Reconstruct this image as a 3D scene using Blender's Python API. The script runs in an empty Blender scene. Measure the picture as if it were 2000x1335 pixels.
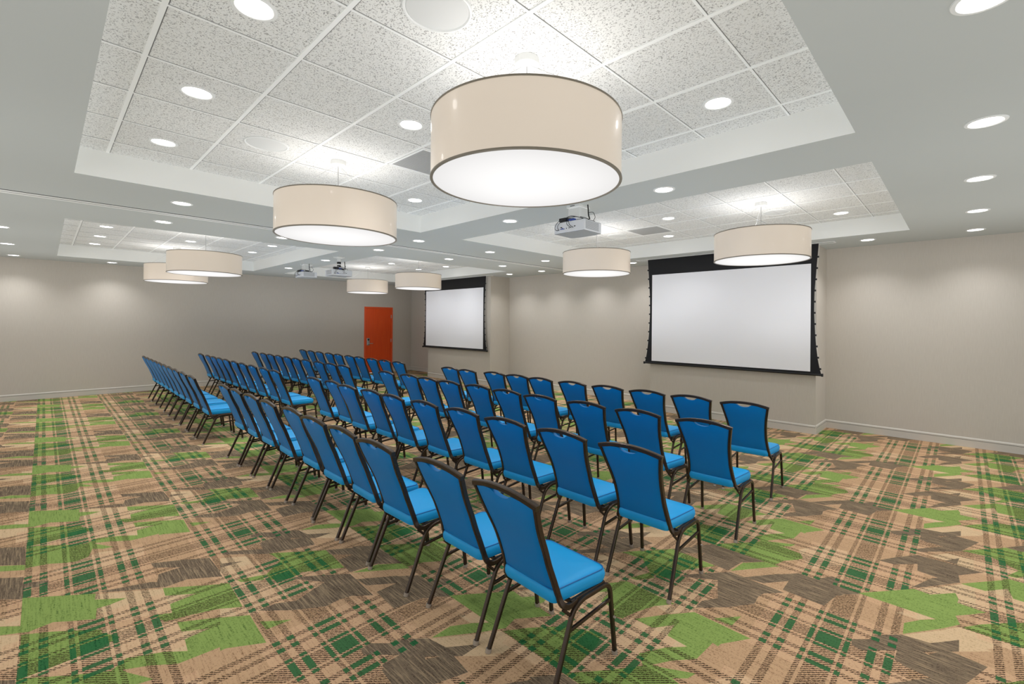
import bpy, bmesh, math, random
from mathutils import Vector, Matrix
random.seed(7)
PI = math.pi
sc = bpy.context.scene
COL = sc.collection

# ------------------------------------------------------------------ dimensions (metres)
CAM_H = 1.6873
HS, HT = 2.947, 3.182                 # soffit height, tile height
X1A, X1B, X2A, X2B = 0.1725, 3.6486, 4.3801, 7.8199
Y1A, Y1B, Y3A, Y3B = 0.520, 5.5424, 8.1266, 13.0222
XW, XP, YW = 8.958, 8.256, 14.139     # front wall, pilaster face, far wall
PY = [(1.657, 4.475), (9.182, 12.06)] # the two pilasters
XMIN, YMIN = -2.6, -2.4

# ------------------------------------------------------------------ node helpers
def new_mat(name):
    m = bpy.data.materials.new(name); m.use_nodes = True
    nt = m.node_tree
    return m, nt, nt.nodes['Principled BSDF']

class N:
    """tiny expression wrapper that writes Math nodes"""
    nt = None
    def __init__(s, sock): s.s = sock
    @staticmethod
    def op(o, *a, clamp=False):
        n = N.nt.nodes.new('ShaderNodeMath'); n.operation = o; n.use_clamp = clamp
        for i, v in enumerate(a):
            if isinstance(v, N): N.nt.links.new(v.s, n.inputs[i])
            else: n.inputs[i].default_value = v
        return N(n.outputs[0])
    def __add__(s, o): return N.op('ADD', s, o)
    def __radd__(s, o): return N.op('ADD', o, s)
    def __sub__(s, o): return N.op('SUBTRACT', s, o)
    def __rsub__(s, o): return N.op('SUBTRACT', o, s)
    def __mul__(s, o): return N.op('MULTIPLY', s, o)
    def __rmul__(s, o): return N.op('MULTIPLY', o, s)
    def __truediv__(s, o): return N.op('DIVIDE', s, o)
    def abs(s): return N.op('ABSOLUTE', s)
    def floor(s): return N.op('FLOOR', s)
    def frac(s): return N.op('FRACT', s)
    def lt(s, o): return N.op('LESS_THAN', s, o)
    def gt(s, o): return N.op('GREATER_THAN', s, o)
    def max(s, o): return N.op('MAXIMUM', s, o)
    def min(s, o): return N.op('MINIMUM', s, o)

def combine(x, y, z=0.0):
    n = N.nt.nodes.new('ShaderNodeCombineXYZ')
    for i, v in enumerate((x, y, z)):
        if isinstance(v, N): N.nt.links.new(v.s, n.inputs[i])
        else: n.inputs[i].default_value = v
    return n.outputs[0]
def white(x, y, z=0.0):
    n = N.nt.nodes.new('ShaderNodeTexWhiteNoise'); n.noise_dimensions = '3D'
    N.nt.links.new(combine(x, y, z), n.inputs['Vector']); return N(n.outputs['Value'])
def noise(vec, scale, detail=2.0, rough=0.5):
    n = N.nt.nodes.new('ShaderNodeTexNoise'); n.inputs['Scale'].default_value = scale
    n.inputs['Detail'].default_value = detail; n.inputs['Roughness'].default_value = rough
    N.nt.links.new(vec, n.inputs['Vector']); return N(n.outputs['Fac'])
def mixc(f, a, b):
    n = N.nt.nodes.new('ShaderNodeMix'); n.data_type = 'RGBA'
    if isinstance(f, N): N.nt.links.new(f.s, n.inputs[0])
    else: n.inputs[0].default_value = f
    for i, v in ((6, a), (7, b)):
        if isinstance(v, bpy.types.NodeSocket): N.nt.links.new(v, n.inputs[i])
        else: n.inputs[i].default_value = (*v, 1)
    return n.outputs[2]
def lin(r, g, b):
    f = lambda c: (c/255/12.92) if c/255 <= 0.04045 else ((c/255+0.055)/1.055)**2.4
    return (f(r), f(g), f(b))
def world_xyz(nt):
    g = nt.nodes.new('ShaderNodeNewGeometry'); s = nt.nodes.new('ShaderNodeSeparateXYZ')
    nt.links.new(g.outputs['Position'], s.inputs[0])
    return N(s.outputs[0]), N(s.outputs[1]), N(s.outputs[2]), g.outputs['Position']
def bump(nt, bsdf, h, strength, dist=0.002):
    b = nt.nodes.new('ShaderNodeBump'); b.inputs['Strength'].default_value = strength
    b.inputs['Distance'].default_value = dist
    nt.links.new(h.s, b.inputs['Height']); nt.links.new(b.outputs[0], bsdf.inputs['Normal'])

def plain(name, rgb, rough=0.6, metal=0.0, spec=0.5, noise_amt=0.0, nscale=20, emis=None, estr=0.0, coat=0.0):
    m, nt, b = new_mat(name)
    c = lin(*rgb)
    b.inputs['Base Color'].default_value = (*c, 1)
    b.inputs['Roughness'].default_value = rough; b.inputs['Metallic'].default_value = metal
    b.inputs['Specular IOR Level'].default_value = spec
    b.inputs['Coat Weight'].default_value = coat
    if noise_amt:
        N.nt = nt
        tc = nt.nodes.new('ShaderNodeTexCoord')
        f = noise(tc.outputs['Object'], nscale, 3)
        nt.links.new(mixc(f, tuple(v*(1-noise_amt) for v in c), tuple(min(1, v*(1+noise_amt)) for v in c)), b.inputs['Base Color'])
    if emis:
        b.inputs['Emission Color'].default_value = (*lin(*emis), 1); b.inputs['Emission Strength'].default_value = estr
    return m

# ------------------------------------------------------------------ materials
M = {}
M['frame'] = plain('bronze_powder_coat', (66, 54, 44), 0.27, 0.6, 0.5, 0.3, 300)
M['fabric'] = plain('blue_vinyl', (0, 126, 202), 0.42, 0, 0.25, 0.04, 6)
M['fabric_seat_sheen'] = plain('blue_vinyl_seat_sheen', (26, 158, 222), 0.42, 0, 0.3, 0.04, 6)  # same blue vinyl, lightened to paint in the sheen on seat tops
M['piping'] = plain('blue_piping', (0, 100, 168), 0.5)
M['glide'] = plain('clear_glide', (158, 146, 132), 0.2, 0, 0.5)
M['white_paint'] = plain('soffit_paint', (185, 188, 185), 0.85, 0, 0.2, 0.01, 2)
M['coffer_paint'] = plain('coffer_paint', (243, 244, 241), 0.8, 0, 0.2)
M['grid'] = plain('grid_white', (236, 237, 235), 0.5)
M['trimring'] = plain('trim_ring_white', (225, 226, 224), 0.4)
M['lens'] = plain('lens_glow', (255, 255, 255), 0.5, emis=(255, 253, 250), estr=7.0)
M['speaker'] = plain('speaker_grille', (205, 206, 204), 0.6)
M['vent'] = plain('vent_grey', (168, 169, 168), 0.6)
M['bar_shadow'] = plain('painted_bar_shadow', (104, 104, 102), 0.8)  # dark colour for the painted-in shadow along the ceiling bars
M['vent_back'] = plain('vent_backing', (128, 129, 128), 0.8)
M['steel'] = plain('brushed_steel', (190, 190, 190), 0.3, 0.9)
M['black'] = plain('black_plastic', (18, 18, 20), 0.5)
M['black_fab'] = plain('black_screen_border', (16, 16, 20), 0.55, 0, 0.4, 0.1, 3)
M['screen'] = plain('screen_white', (250, 250, 255), 0.8, 0, 0.2)
M['proj'] = plain('projector_white', (222, 224, 228), 0.4)
M['proj_vent'] = plain('projector_vent', (168, 170, 172), 0.6)
M['proj_bottom'] = plain('projector_bottom', (150, 152, 152), 0.6)
M['blueport'] = plain('blue_port', (40, 70, 150), 0.5)
M['glass'] = plain('projector_lens_glass', (20, 22, 30), 0.1)
M['ring'] = plain('shade_ring', (128, 120, 106), 0.4, 0.3)
M['shade'] = plain('drum_shade', (226, 212, 196), 0.3, 0, 0.5, 0.03, 2, emis=(238, 222, 204), estr=0.10, coat=0.25)
M['baseboard'] = plain('baseboard_paint', (206, 200, 190), 0.5)
M['groove'] = plain('dark_groove', (60, 60, 58), 0.8)

def mat_diffuser():
    m, nt, b = new_mat('lamp_diffuser'); N.nt = nt
    tc = nt.nodes.new('ShaderNodeTexCoord'); s = nt.nodes.new('ShaderNodeSeparateXYZ')
    nt.links.new(tc.outputs['Object'], s.inputs[0])
    x, y = N(s.outputs[0]), N(s.outputs[1])
    r = N.op('SQRT', x*x + y*y)
    st = N.op('MAXIMUM', 1.0 - r*r*3.6, 0.0)*0.13 + 0.50
    b.inputs['Base Color'].default_value = (0.04, 0.04, 0.04, 1)
    b.inputs['Specular IOR Level'].default_value = 0.1
    b.inputs['Emission Color'].default_value = (1, 0.985, 0.975, 1)
    nt.links.new(st.s, b.inputs['Emission Strength'])
    return m
M['diffuser'] = mat_diffuser()

def mat_tile():
    m, nt, b = new_mat('fissured_ceiling_tile'); N.nt = nt
    x, y, z, pos = world_xyz(nt)
    mp = nt.nodes.new('ShaderNodeMapping'); mp.inputs['Scale'].default_value = (1, 0.8, 1)
    nt.links.new(pos, mp.inputs[0])
    a = noise(mp.outputs[0], 140, 3.0, 0.62)
    c = noise(pos, 260, 1.0, 0.5)
    fis = N.op('MULTIPLY', N.op('SUBTRACT', a, 0.535), 10.0, clamp=True)
    # dark fissures mixed into the tile colour
    col = mixc(fis, lin(226, 226, 223), lin(146, 145, 142))
    tx = ((x-0.384)/0.61).floor(); ty = ((y-0.910)/0.61).floor()
    v = white(tx, ty, 3.0)
    col2 = mixc(v*0.2, col, lin(190, 189, 185))
    nt.links.new(col2, b.inputs['Base Color'])
    b.inputs['Roughness'].default_value = 0.95; b.inputs['Specular IOR Level'].default_value = 0.1
    bump(nt, b, (a*-1.0) + c*0.2, 0.55, 0.004)
    return m
M['tile'] = mat_tile()

def mat_wall():
    m, nt, b = new_mat('vinyl_wallcovering'); N.nt = nt
    x, y, z, pos = world_xyz(nt)
    v = combine((x+y)*1.0, (x-y)*1.0, z*0.06)
    f = noise(v, 130, 2, 0.6)
    g = noise(pos, 0.8, 2, 0.5)
    col = mixc(f, lin(190, 183, 172), lin(207, 201, 191))
    col = mixc(g*0.25, col, lin(204, 189, 178))
    nt.links.new(col, b.inputs['Base Color'])
    b.inputs['Roughness'].default_value = 0.7; b.inputs['Specular IOR Level'].default_value = 0.25
    bump(nt, b, f, 0.15, 0.001)
    return m
M['wall'] = mat_wall()

def mat_wood():
    m, nt, b = new_mat('cherry_door'); N.nt = nt
    tc = nt.nodes.new('ShaderNodeTexCoord')
    mp = nt.nodes.new('ShaderNodeMapping'); mp.inputs['Scale'].default_value = (14, 14, 1.0)
    nt.links.new(tc.outputs['Object'], mp.inputs[0])
    f = noise(mp.outputs[0], 1.6, 4, 0.6)
    nt.links.new(mixc(f, lin(218, 64, 14), lin(244, 98, 36)), b.inputs['Base Color'])
    b.inputs['Roughness'].default_value = 0.35
    return m
M['cherry'] = mat_wood()
M['doorframe'] = plain('door_frame_red', (232, 88, 38), 0.4, noise_amt=0.06, nscale=4)

def mat_carpet():
    m, nt, b = new_mat('plaid_carpet'); N.nt = nt
    x, y, z, pos = world_xyz(nt)
    C = 0.9097
    W = C/3
    # --- ground colour zones come from the woven layout stored on the faces
    at = nt.nodes.new('ShaderNodeAttribute'); at.attribute_name = 'zone'
    hcol = N(at.outputs['Fac'])
    solid = hcol.lt(0.15).max(hcol.gt(0.43)*hcol.lt(0.5)).max(hcol.gt(0.94))
    green_a, green_b = lin(66, 92, 40), lin(140, 162, 88)
    tan_a, tan_b = lin(172, 142, 108), lin(214, 184, 146)
    brn_a, brn_b = lin(124, 92, 66), lin(196, 160, 124)
    tau_a, tau_b = lin(66, 55, 45), lin(118, 102, 84)
    streak = noise(combine(x*120.0, y*5.0), 1.0, 3, 0.75)
    pile = noise(pos, 260, 2, 0.8)
    pile2 = noise(pos, 90, 3, 0.75)
    pm = N.op('MULTIPLY', (pile*0.6 + pile2*0.9 + streak*0.8) - 0.91, 4.6, clamp=True)
    g = mixc(pm, green_a, green_b)
    tn = mixc(pm, tan_a, tan_b)
    br = mixc(pm, brn_a, brn_b)
    st = N.op('MULTIPLY', streak - 0.50, 9.0, clamp=True)
    ta = mixc(st*0.6, mixc(pm, tau_a, tau_b), lin(176, 152, 120))
    c = mixc(hcol.gt(0.34), g, tn)
    c = mixc(hcol.gt(0.50), c, br)
    c = mixc(hcol.gt(0.76), c, ta)
    is_taupe = hcol.gt(0.76)
    # --- tartan stripes
    def stripes(p, c0):
        u = ((p - c0)/C + 0.5).frac()*C - C*0.5
        a = u.abs()
        center = a.lt(0.054)
        thin = (a-0.080).abs().lt(0.0115)
        d1 = (a-0.183).abs().lt(0.0175)
        d2 = (a-0.253).abs().lt(0.0175)
        gaps = a.lt(0.33)
        return center.max(thin).max(d1).max(d2), gaps, a
    jx = (noise(combine(x*2.0, y*60.0), 3.0, 1, 0.5)-0.5)*0.006
    jy = (noise(combine(x*60.0, y*2.0), 5.0, 1, 0.5)-0.5)*0.006
    SX, GX, ax = stripes(x + jx, 0.1907)
    SY, GY, ay = stripes(y + jy, 0.5189)
    both = SX*SY
    xor = SX.max(SY) - both
    # pinkish ground in the plaid zone
    c = mixc((GX*GY)*(1.0-is_taupe)*0.5*hcol.gt(0.34)*(1.0 - solid), c, mixc(pm, lin(190, 142, 112), lin(216, 176, 140)))
    # twill hatching: thin dark lines at 45 degrees
    s45 = (x + y)/0.0185 + (noise(combine(x*40.0, y*40.0), 2.0, 1, 0.5)-0.5)*0.8
    line = s45.frac().lt(0.48)
    dash = ((x - y)/0.031 + white(s45.floor(), 1.0, 0.0)*5.0).frac().lt(0.92)
    hm = xor*line*dash*(1.0 - is_taupe)*(1.0 - solid)
    c = mixc(hm*0.9, c, lin(52, 36, 26))
    dg = mixc(pm, lin(8, 58, 32), lin(40, 104, 62))
    gm = both*(1.0 - solid)
    c = mixc(gm*0.94, c, dg)
    nt.links.new(c, b.inputs['Base Color'])
    b.inputs['Roughness'].default_value = 0.95; b.inputs['Specular IOR Level'].default_value = 0.08
    bump(nt, b, pile + pile2, 0.35, 0.003)
    return m
M['carpet'] = mat_carpet()

# ------------------------------------------------------------------ mesh helpers
def obj(name, bm, mat, parent=None, smooth=False, loc=None):
    me = bpy.data.meshes.new(name)
    bmesh.ops.recalc_face_normals(bm, faces=bm.faces)
    bm.to_mesh(me); bm.free()
    if smooth:
        for p in me.polygons: p.use_smooth = True
        me.set_sharp_from_angle(angle=math.radians(38))
    for m_ in (mat if isinstance(mat, (list, tuple)) else [mat]): me.materials.append(m_)
    o = bpy.data.objects.new(name, me); COL.objects.link(o)
    if parent: o.parent = parent
    if loc: o.location = loc
    return o
def thing(name, label, cat, loc=(0, 0, 0), rz=0.0, group=None):
    o = bpy.data.objects.new(name, None); COL.objects.link(o)
    o.empty_display_size = 0.1
    o.location = loc; o.rotation_euler = (0, 0, rz)
    o['label'] = label; o['category'] = cat
    if group: o['group'] = group
    return o
def struct(name, bm, mat, label=None, cat=None, smooth=False):
    o = obj(name, bm, mat, smooth=smooth); o['kind'] = 'structure'
    if label: o['label'] = label; o['category'] = cat
    return o
def box(bm, x0, x1, y0, y1, z0, z1, bevel=0.0, seg=2):
    r = bmesh.ops.create_cube(bm, size=1.0)
    vs = r['verts']
    for v in vs:
        v.co = Vector((x0 + (v.co.x+0.5)*(x1-x0), y0 + (v.co.y+0.5)*(y1-y0), z0 + (v.co.z+0.5)*(z1-z0)))
    if bevel:
        es = list({e for v in vs for e in v.link_edges})
        bmesh.ops.bevel(bm, geom=es, offset=bevel, segments=seg, profile=0.5, affect='EDGES')
def quad(bm, pts):
    bm.faces.new([bm.verts.new(p) for p in pts])
def ring_sweep(bm, path, sect, up=Vector((0, 1, 0)), cap=True):
    """sweep a 2D section (list of (a,b)) along a 3D path"""
    rings = []
    n = len(path)
    for i, p in enumerate(path):
        a = path[max(i-1, 0)]; c = path[min(i+1, n-1)]
        t = (c-a).normalized()
        s = up - t*up.dot(t)
        s = s.normalized() if s.length > 1e-6 else Vector((1, 0, 0))
        w = t.cross(s)
        rings.append([bm.verts.new(p + s*u + w*v) for u, v in sect])
    m = len(sect)
    for i in range(n-1):
        for k in range(m):
            bm.faces.new([rings[i][k], rings[i][(k+1) % m], rings[i+1][(k+1) % m], rings[i+1][k]])
    if cap:
        bm.faces.new(rings[0][::-1]); bm.faces.new(rings[-1])
def rsect(w, h, r=0.3, n=3):
    """rounded rectangle section"""
    out = []
    rr = min(w, h)*r
    for cx, cy, a0 in ((w/2-rr, h/2-rr, 0), (-w/2+rr, h/2-rr, 90), (-w/2+rr, -h/2+rr, 180), (w/2-rr, -h/2+rr, 270)):
        for k in range(n+1):
            a = math.radians(a0 + 90*k/n)
            out.append((cx + rr*math.cos(a), cy + rr*math.sin(a)))
    return out
def csect(r, n=10): return [(r*math.cos(2*PI*k/n), r*math.sin(2*PI*k/n)) for k in range(n)]
def spline(pts, sub=6):
    """Catmull-Rom through points"""
    P = [Vector(p) for p in pts]; out = []
    for i in range(len(P)-1):
        p0 = P[max(i-1, 0)]; p1 = P[i]; p2 = P[i+1]; p3 = P[min(i+2, len(P)-1)]
        for k in range(sub):
            t = k/sub
            out.append(0.5*((2*p1) + (p2-p0)*t + (2*p0-5*p1+4*p2-p3)*t*t + (3*p1-p0-3*p2+p3)*t**3))
    out.append(P[-1]); return out
def rounded(pts, r=0.04, n=6):
    """polyline with filleted corners"""
    P = [Vector(p) for p in pts]; out = [P[0]]
    for i in range(1, len(P)-1):
        a = (P[i-1]-P[i]); c = (P[i+1]-P[i])
        d = min(r, a.length*0.49, c.length*0.49)
        A = P[i] + a.normalized()*d; B = P[i] + c.normalized()*d
        for k in range(n+1):
            t = k/n
            out.append((1-t)**2*A + 2*(1-t)*t*P[i] + t*t*B)
    out.append(P[-1]); return out
def lathe(bm, prof, n=48, caps=False):
    rings = []
    for r, z in prof:
        if r < 1e-6: rings.append([bm.verts.new((0, 0, z))]*n)
        else: rings.append([bm.verts.new((r*math.cos(2*PI*k/n), r*math.sin(2*PI*k/n), z)) for k in range(n)])
    for i in range(len(prof)-1):
        a, b2 = rings[i], rings[i+1]
        for k in range(n):
            k2 = (k+1) % n
            f = []
            for v in (a[k], a[k2], b2[k2], b2[k]):
                if v not in f: f.append(v)
            if len(f) > 2: bm.faces.new(f)
def children(o): return [c for c in bpy.data.objects if c.parent == o]
def dup(root, loc, rz, label, group):
    r = root.copy(); COL.objects.link(r); r.location = loc; r.rotation_euler = (0, 0, rz)
    r['label'] = label; r['group'] = group
    for ch, gs in root_tree[root.name]:
        c = ch.copy(); COL.objects.link(c); c.parent = r
        for g in gs:
            d = g.copy(); COL.objects.link(d); d.parent = c
    return r
root_tree = {}
def register(root):
    root_tree[root.name] = [(c, children(c)) for c in children(root)]

# ------------------------------------------------------------------ room shell
# woven carpet layout: one repeat (1.82 m square) of ground-colour shapes, in painter's order
CARPET = [
 ('B', [(0.614, 0.900), (1.865, -0.368), (-0.350, -0.225), (-1.081, 0.526)]),
 ('N', [(0.488, 0.873), (0.571, 0.715), (0.750, 0.582), (0.508, 0.568), (0.363, 0.586), (0.251, 0.658), (0.086, 0.744), (0.137, 0.795)]),
 ('t', [(1.794, 0.759), (1.919, 0.575), (1.813, 0.471), (1.639, 0.581), (1.515, 0.581), (1.523, 0.699)]),
 ('t', [(0.608, 0.445), (0.859, 0.246), (1.045, 0.000), (0.897, -0.121), (0.727, -0.006), (0.611, -0.002), (0.329, 0.214), (0.420, 0.231), (0.574, 0.111), (0.589, 0.213), (0.751, 0.234)]),
 ('T', [(1.293, 0.239), (1.425, 0.079), (1.520, -0.123), (1.329, -0.005), (1.186, -0.005), (1.025, 0.205)]),
 ('N', [(0.917, 0.176), (1.064, 0.096), (0.948, -0.133), (0.897, -0.121), (1.045, 0.000), (0.916, 0.110)]),
 ('N', [(1.329, 1.815), (1.437, 1.680), (1.357, 1.688), (1.197, 1.814)]),
 ('N', [(0.736, 1.813), (0.907, 1.688), (0.783, 1.680), (0.603, 1.818)]),
 ('N', [(0.578, 0.223), (0.574, 0.111), (0.447, 0.221)]),
 ('G', [(1.239, 1.784), (1.424, 1.681), (1.452, 1.592), (1.274, 1.678)]),
 ('G', [(0.605, 1.797), (0.773, 1.681), (0.887, 1.574), (0.756, 1.581), (0.627, 1.695)]),
 ('N', [(0.322, 2.006), (0.585, 1.818), (0.605, 1.797), (0.613, 1.675), (0.188, 1.679), (0.107, 1.734), (0.015, 1.815), (0.137, 1.816), (0.285, 1.708), (0.298, 1.816), (0.457, 1.817), (0.306, 1.937)]),
 ('g', [(0.003, 0.444), (0.289, 0.212), (0.292, 0.133), (0.457, -0.002), (0.298, -0.003), (0.285, -0.112), (0.137, -0.004), (0.015, -0.004), (-0.297, 0.223), (-0.172, 0.227), (0.003, 0.112), (-0.016, 0.218), (0.089, 0.225), (0.009, 0.340)]),
 ('n', [(1.511, 0.222), (1.815, -0.004), (1.847, -0.135), (1.516, -0.128), (1.519, -0.001), (1.673, -0.001), (1.530, 0.110)]),
 ('G', [(0.004, 1.806), (0.165, 1.689), (0.171, 1.602), (0.109, 1.614), (0.028, 1.684)]),
 ('T', [(1.280, 0.421), (1.376, 0.342), (1.508, 0.231), (1.530, 0.110), (1.673, -0.001), (1.519, -0.001), (1.509, -0.120), (1.350, 0.001), (1.247, 0.003), (1.202, 0.050), (1.255, 0.140), (1.226, 0.222), (1.351, 0.228), (1.289, 0.304), (1.223, 0.389)]),
 ('N', [(1.345, 1.821), (1.502, 1.695), (1.418, 1.691), (1.337, 1.730), (1.249, 1.820)]),
 ('G', [(1.346, 1.726), (1.409, 1.691), (1.525, 1.591), (1.469, 1.594)]),
 ('B', [(1.316, 2.032), (2.549, 0.783), (0.806, 0.456), (0.082, 1.201)]),
 ('N', [(1.033, 1.369), (1.341, 1.137), (1.270, 1.145), (1.228, 1.001), (1.140, 1.075), (1.015, 1.139), (0.933, 1.131), (0.743, 1.265), (0.676, 1.320), (0.859, 1.282), (0.929, 1.274)]),
 ('T', [(1.285, 0.192), (1.437, 0.038), (1.508, -0.111), (1.441, -0.092), (1.217, -0.009), (1.125, 0.084)]),
 ('G', [(1.203, 1.802), (1.385, 1.687), (1.439, 1.539), (1.206, 1.456), (1.043, 1.468), (0.947, 1.584), (1.073, 1.591)]),
 ('t', [(1.557, 1.536), (1.743, 1.421), (1.812, 1.314), (1.827, 1.122), (1.811, 1.028), (1.668, 1.130), (1.519, 1.137), (1.536, 1.351)]),
 ('G', [(1.454, 1.547), (1.536, 1.351), (1.510, 1.238), (1.325, 1.354), (1.240, 1.362), (1.163, 1.499)]),
 ('G', [(-0.300, 1.137), (-0.159, 1.127), (-0.008, 1.028), (0.008, 1.122), (0.151, 1.129), (0.424, 0.913), (0.212, 0.892), (0.269, 0.778), (0.097, 0.899), (-0.016, 0.919), (-0.247, 1.083)]),
 ('t', [(1.253, 1.330), (1.411, 1.207), (1.499, 1.137), (1.531, 0.999), (1.564, 0.975), (1.805, 0.797), (1.860, 0.654), (1.534, 0.593), (1.521, 0.768), (1.518, 0.805), (1.661, 0.802), (1.530, 0.898), (1.492, 0.849), (1.324, 0.903), (1.264, 0.916), (1.193, 0.925), (1.011, 1.051), (0.937, 1.126), (1.010, 1.144), (1.150, 1.072), (1.231, 0.982), (1.296, 1.155), (1.240, 1.249)]),
 ('G', [(0.807, 1.672), (0.924, 1.570), (0.839, 1.366), (0.897, 1.258), (0.756, 1.357), (0.627, 1.370), (0.608, 1.477), (0.635, 1.557)]),
 ('G', [(0.618, 1.358), (0.770, 1.237), (0.913, 1.129), (0.731, 1.125), (0.610, 1.262)]),
 ('G', [(0.913, 1.129), (0.893, 0.805), (0.813, 0.869), (0.750, 0.914), (0.604, 0.914), (0.534, 0.975), (0.595, 1.026), (0.606, 1.136), (0.740, 1.129)]),
 ('g', [(0.927, 1.006), (1.056, 0.917), (0.948, 0.916)]),
 ('G', [(0.374, 1.140), (0.499, 1.101), (0.579, 1.031), (0.534, 0.975), (0.400, 1.075)]),
 ('N', [(0.596, 1.345), (0.610, 1.262), (0.731, 1.125), (0.606, 1.136), (0.597, 1.024), (0.499, 1.101), (0.374, 1.140), (0.279, 1.184), (0.302, 1.315), (0.378, 1.358), (0.486, 1.336)]),
 ('G', [(0.154, 1.249), (0.343, 1.128), (0.460, 0.915), (0.387, 0.921), (0.298, 0.978), (0.082, 1.200)]),
 ('N', [(0.453, 0.912), (0.560, 0.843), (0.587, 0.754), (0.562, 0.706), (0.363, 0.911)]),
 ('N', [(0.617, 0.675), (0.695, 0.634), (0.679, 0.587)]),
 ('B', [(0.951, 2.426), (2.147, 1.214), (1.317, -0.018), (0.605, 0.713)]),
 ('N', [(0.913, 2.013), (1.093, 1.885), (1.095, 1.671), (1.113, 1.525), (1.053, 1.456), (1.241, 1.228), (1.345, 1.158), (1.271, 1.145), (1.040, 1.167), (1.005, 1.172), (0.956, 1.125), (0.905, 1.126), (0.720, 1.280), (0.737, 1.363), (0.899, 1.242), (0.911, 1.582), (0.800, 1.678), (0.817, 1.760), (0.902, 1.702)]),
 ('T', [(0.877, 0.241), (0.908, 0.199), (0.900, 0.101), (1.056, 0.005), (0.901, 0.019), (0.902, -0.118), (0.818, -0.051)]),
 ('T', [(1.220, 0.207), (1.524, 0.052), (1.504, -0.106), (1.202, -0.000), (0.979, 0.216), (0.984, 0.267), (1.209, 0.097)]),
 ('G', [(0.800, 1.678), (0.911, 1.582), (0.899, 1.242), (0.737, 1.363)]),
 ('g', [(0.717, 1.269), (0.905, 1.126), (0.895, 0.811), (0.740, 0.911), (0.647, 0.922)]),
 ('G', [(0.926, 1.021), (1.057, 0.914), (0.930, 0.924)]),
 ('G', [(1.216, 1.817), (1.526, 1.571), (1.526, 1.457), (1.513, 1.236), (1.287, 1.387), (1.206, 1.355), (1.111, 1.433), (1.113, 1.525), (1.244, 1.655)]),
 ('G', [(0.956, 1.590), (1.113, 1.525), (1.076, 1.469), (0.969, 1.541)]),
 ('t', [(0.949, 1.139), (1.044, 1.140), (1.141, 1.080), (1.256, 1.126), (1.345, 1.158), (1.216, 1.345), (1.256, 1.341), (1.504, 1.136), (1.493, 0.801), (1.395, 0.892), (1.326, 0.906), (1.243, 0.898), (1.093, 0.999)]),
 ('t', [(1.526, 1.571), (1.716, 1.438), (1.798, 1.342), (1.820, 1.070), (1.705, 1.123), (1.514, 1.155), (1.526, 1.368), (1.638, 1.365), (1.521, 1.484)]),
 ('G', [(1.521, 1.138), (1.716, 1.112), (1.974, 0.957), (1.845, 0.898), (1.555, 1.113)]),
 ('t', [(1.499, 1.047), (1.799, 0.826), (1.843, 0.762), (1.703, 0.554), (1.514, 0.591), (1.524, 0.818), (1.662, 0.817), (1.516, 0.930)]),
 ('T', [(1.218, 0.410), (1.271, 0.420), (1.348, 0.341), (1.408, 0.322), (1.495, 0.245), (1.338, 0.013), (1.299, -0.000), (1.211, 0.134), (1.239, 0.235), (1.335, 0.233), (1.207, 0.365)]),
 ('B', [(-0.144, 1.716), (1.034, 0.522), (0.654, -1.157), (-0.051, -0.433)]),
 ('g', [(0.000, 0.464), (0.310, 0.213), (0.301, 0.134), (0.436, 0.020), (0.360, 0.004), (0.303, 0.009), (0.291, -0.115), (0.192, -0.040), (0.124, 0.016), (0.034, -0.004), (-0.072, 0.061), (-0.077, 0.168), (0.000, 0.096)]),
 ('N', [(1.747, 1.874), (1.818, 1.817), (1.821, 1.485), (1.763, 1.513)]),
 ('N', [(1.738, 0.266), (1.818, 0.233), (1.818, 0.103), (1.742, 0.171)]),
 ('T', [(-0.108, 0.883), (-0.002, 0.794), (-0.005, 0.696), (0.110, 0.625), (0.109, 0.545), (0.002, 0.594), (-0.002, 0.450), (-0.093, 0.536)]),
 ('G', [(1.702, 1.105), (1.818, 1.008), (1.822, 0.913), (1.706, 1.002)]),
 ('T', [(1.685, 1.483), (1.816, 1.374), (1.821, 1.005), (1.701, 1.116)]),
 ('G', [(-0.000, 1.384), (0.352, 1.062), (0.298, 0.798), (0.195, 0.849), (0.111, 0.914), (0.002, 0.943)]),
 ('T', [(0.321, 0.227), (0.565, 0.134), (0.599, 0.099), (0.619, -0.001), (0.373, 0.174)]),
 ('t', [(0.601, 0.426), (0.753, 0.335), (0.901, 0.228), (0.909, -0.029), (0.892, -0.107), (0.734, 0.007), (0.619, -0.001), (0.581, 0.046), (0.615, 0.213), (0.734, 0.219), (0.608, 0.337)]),
 ('N', [(0.115, 0.760), (0.366, 0.883), (0.599, 0.764), (0.588, 0.613), (0.363, 0.567), (0.212, 0.680)]),
 ('N', [(0.309, 2.025), (0.606, 1.806), (0.602, 1.702), (0.738, 1.596), (0.607, 1.578), (0.600, 1.466), (0.516, 1.524), (0.370, 1.590), (0.372, 1.671), (0.298, 1.698), (0.303, 1.829), (0.360, 1.823), (0.436, 1.839), (0.301, 1.953)]),
 ('G', [(0.005, 1.808), (0.119, 1.729), (0.297, 1.572), (0.369, 1.411), (0.285, 1.378), (0.119, 1.364), (0.018, 1.358), (0.007, 1.399)]),
 ('N', [(0.295, 1.548), (0.443, 1.475), (0.600, 1.354), (0.605, 1.231), (0.715, 1.157), (0.604, 1.145), (0.596, 1.030), (0.507, 1.110), (0.374, 1.186), (0.337, 1.182), (0.202, 1.310), (0.040, 1.346), (0.015, 1.362), (0.119, 1.364), (0.285, 1.378), (0.369, 1.411)]),
 ('G', [(0.607, 1.814), (0.868, 1.608), (0.803, 1.318), (0.664, 1.372), (0.558, 1.398), (0.520, 1.520), (0.600, 1.466), (0.607, 1.578), (0.738, 1.596), (0.602, 1.702)]),
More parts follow.
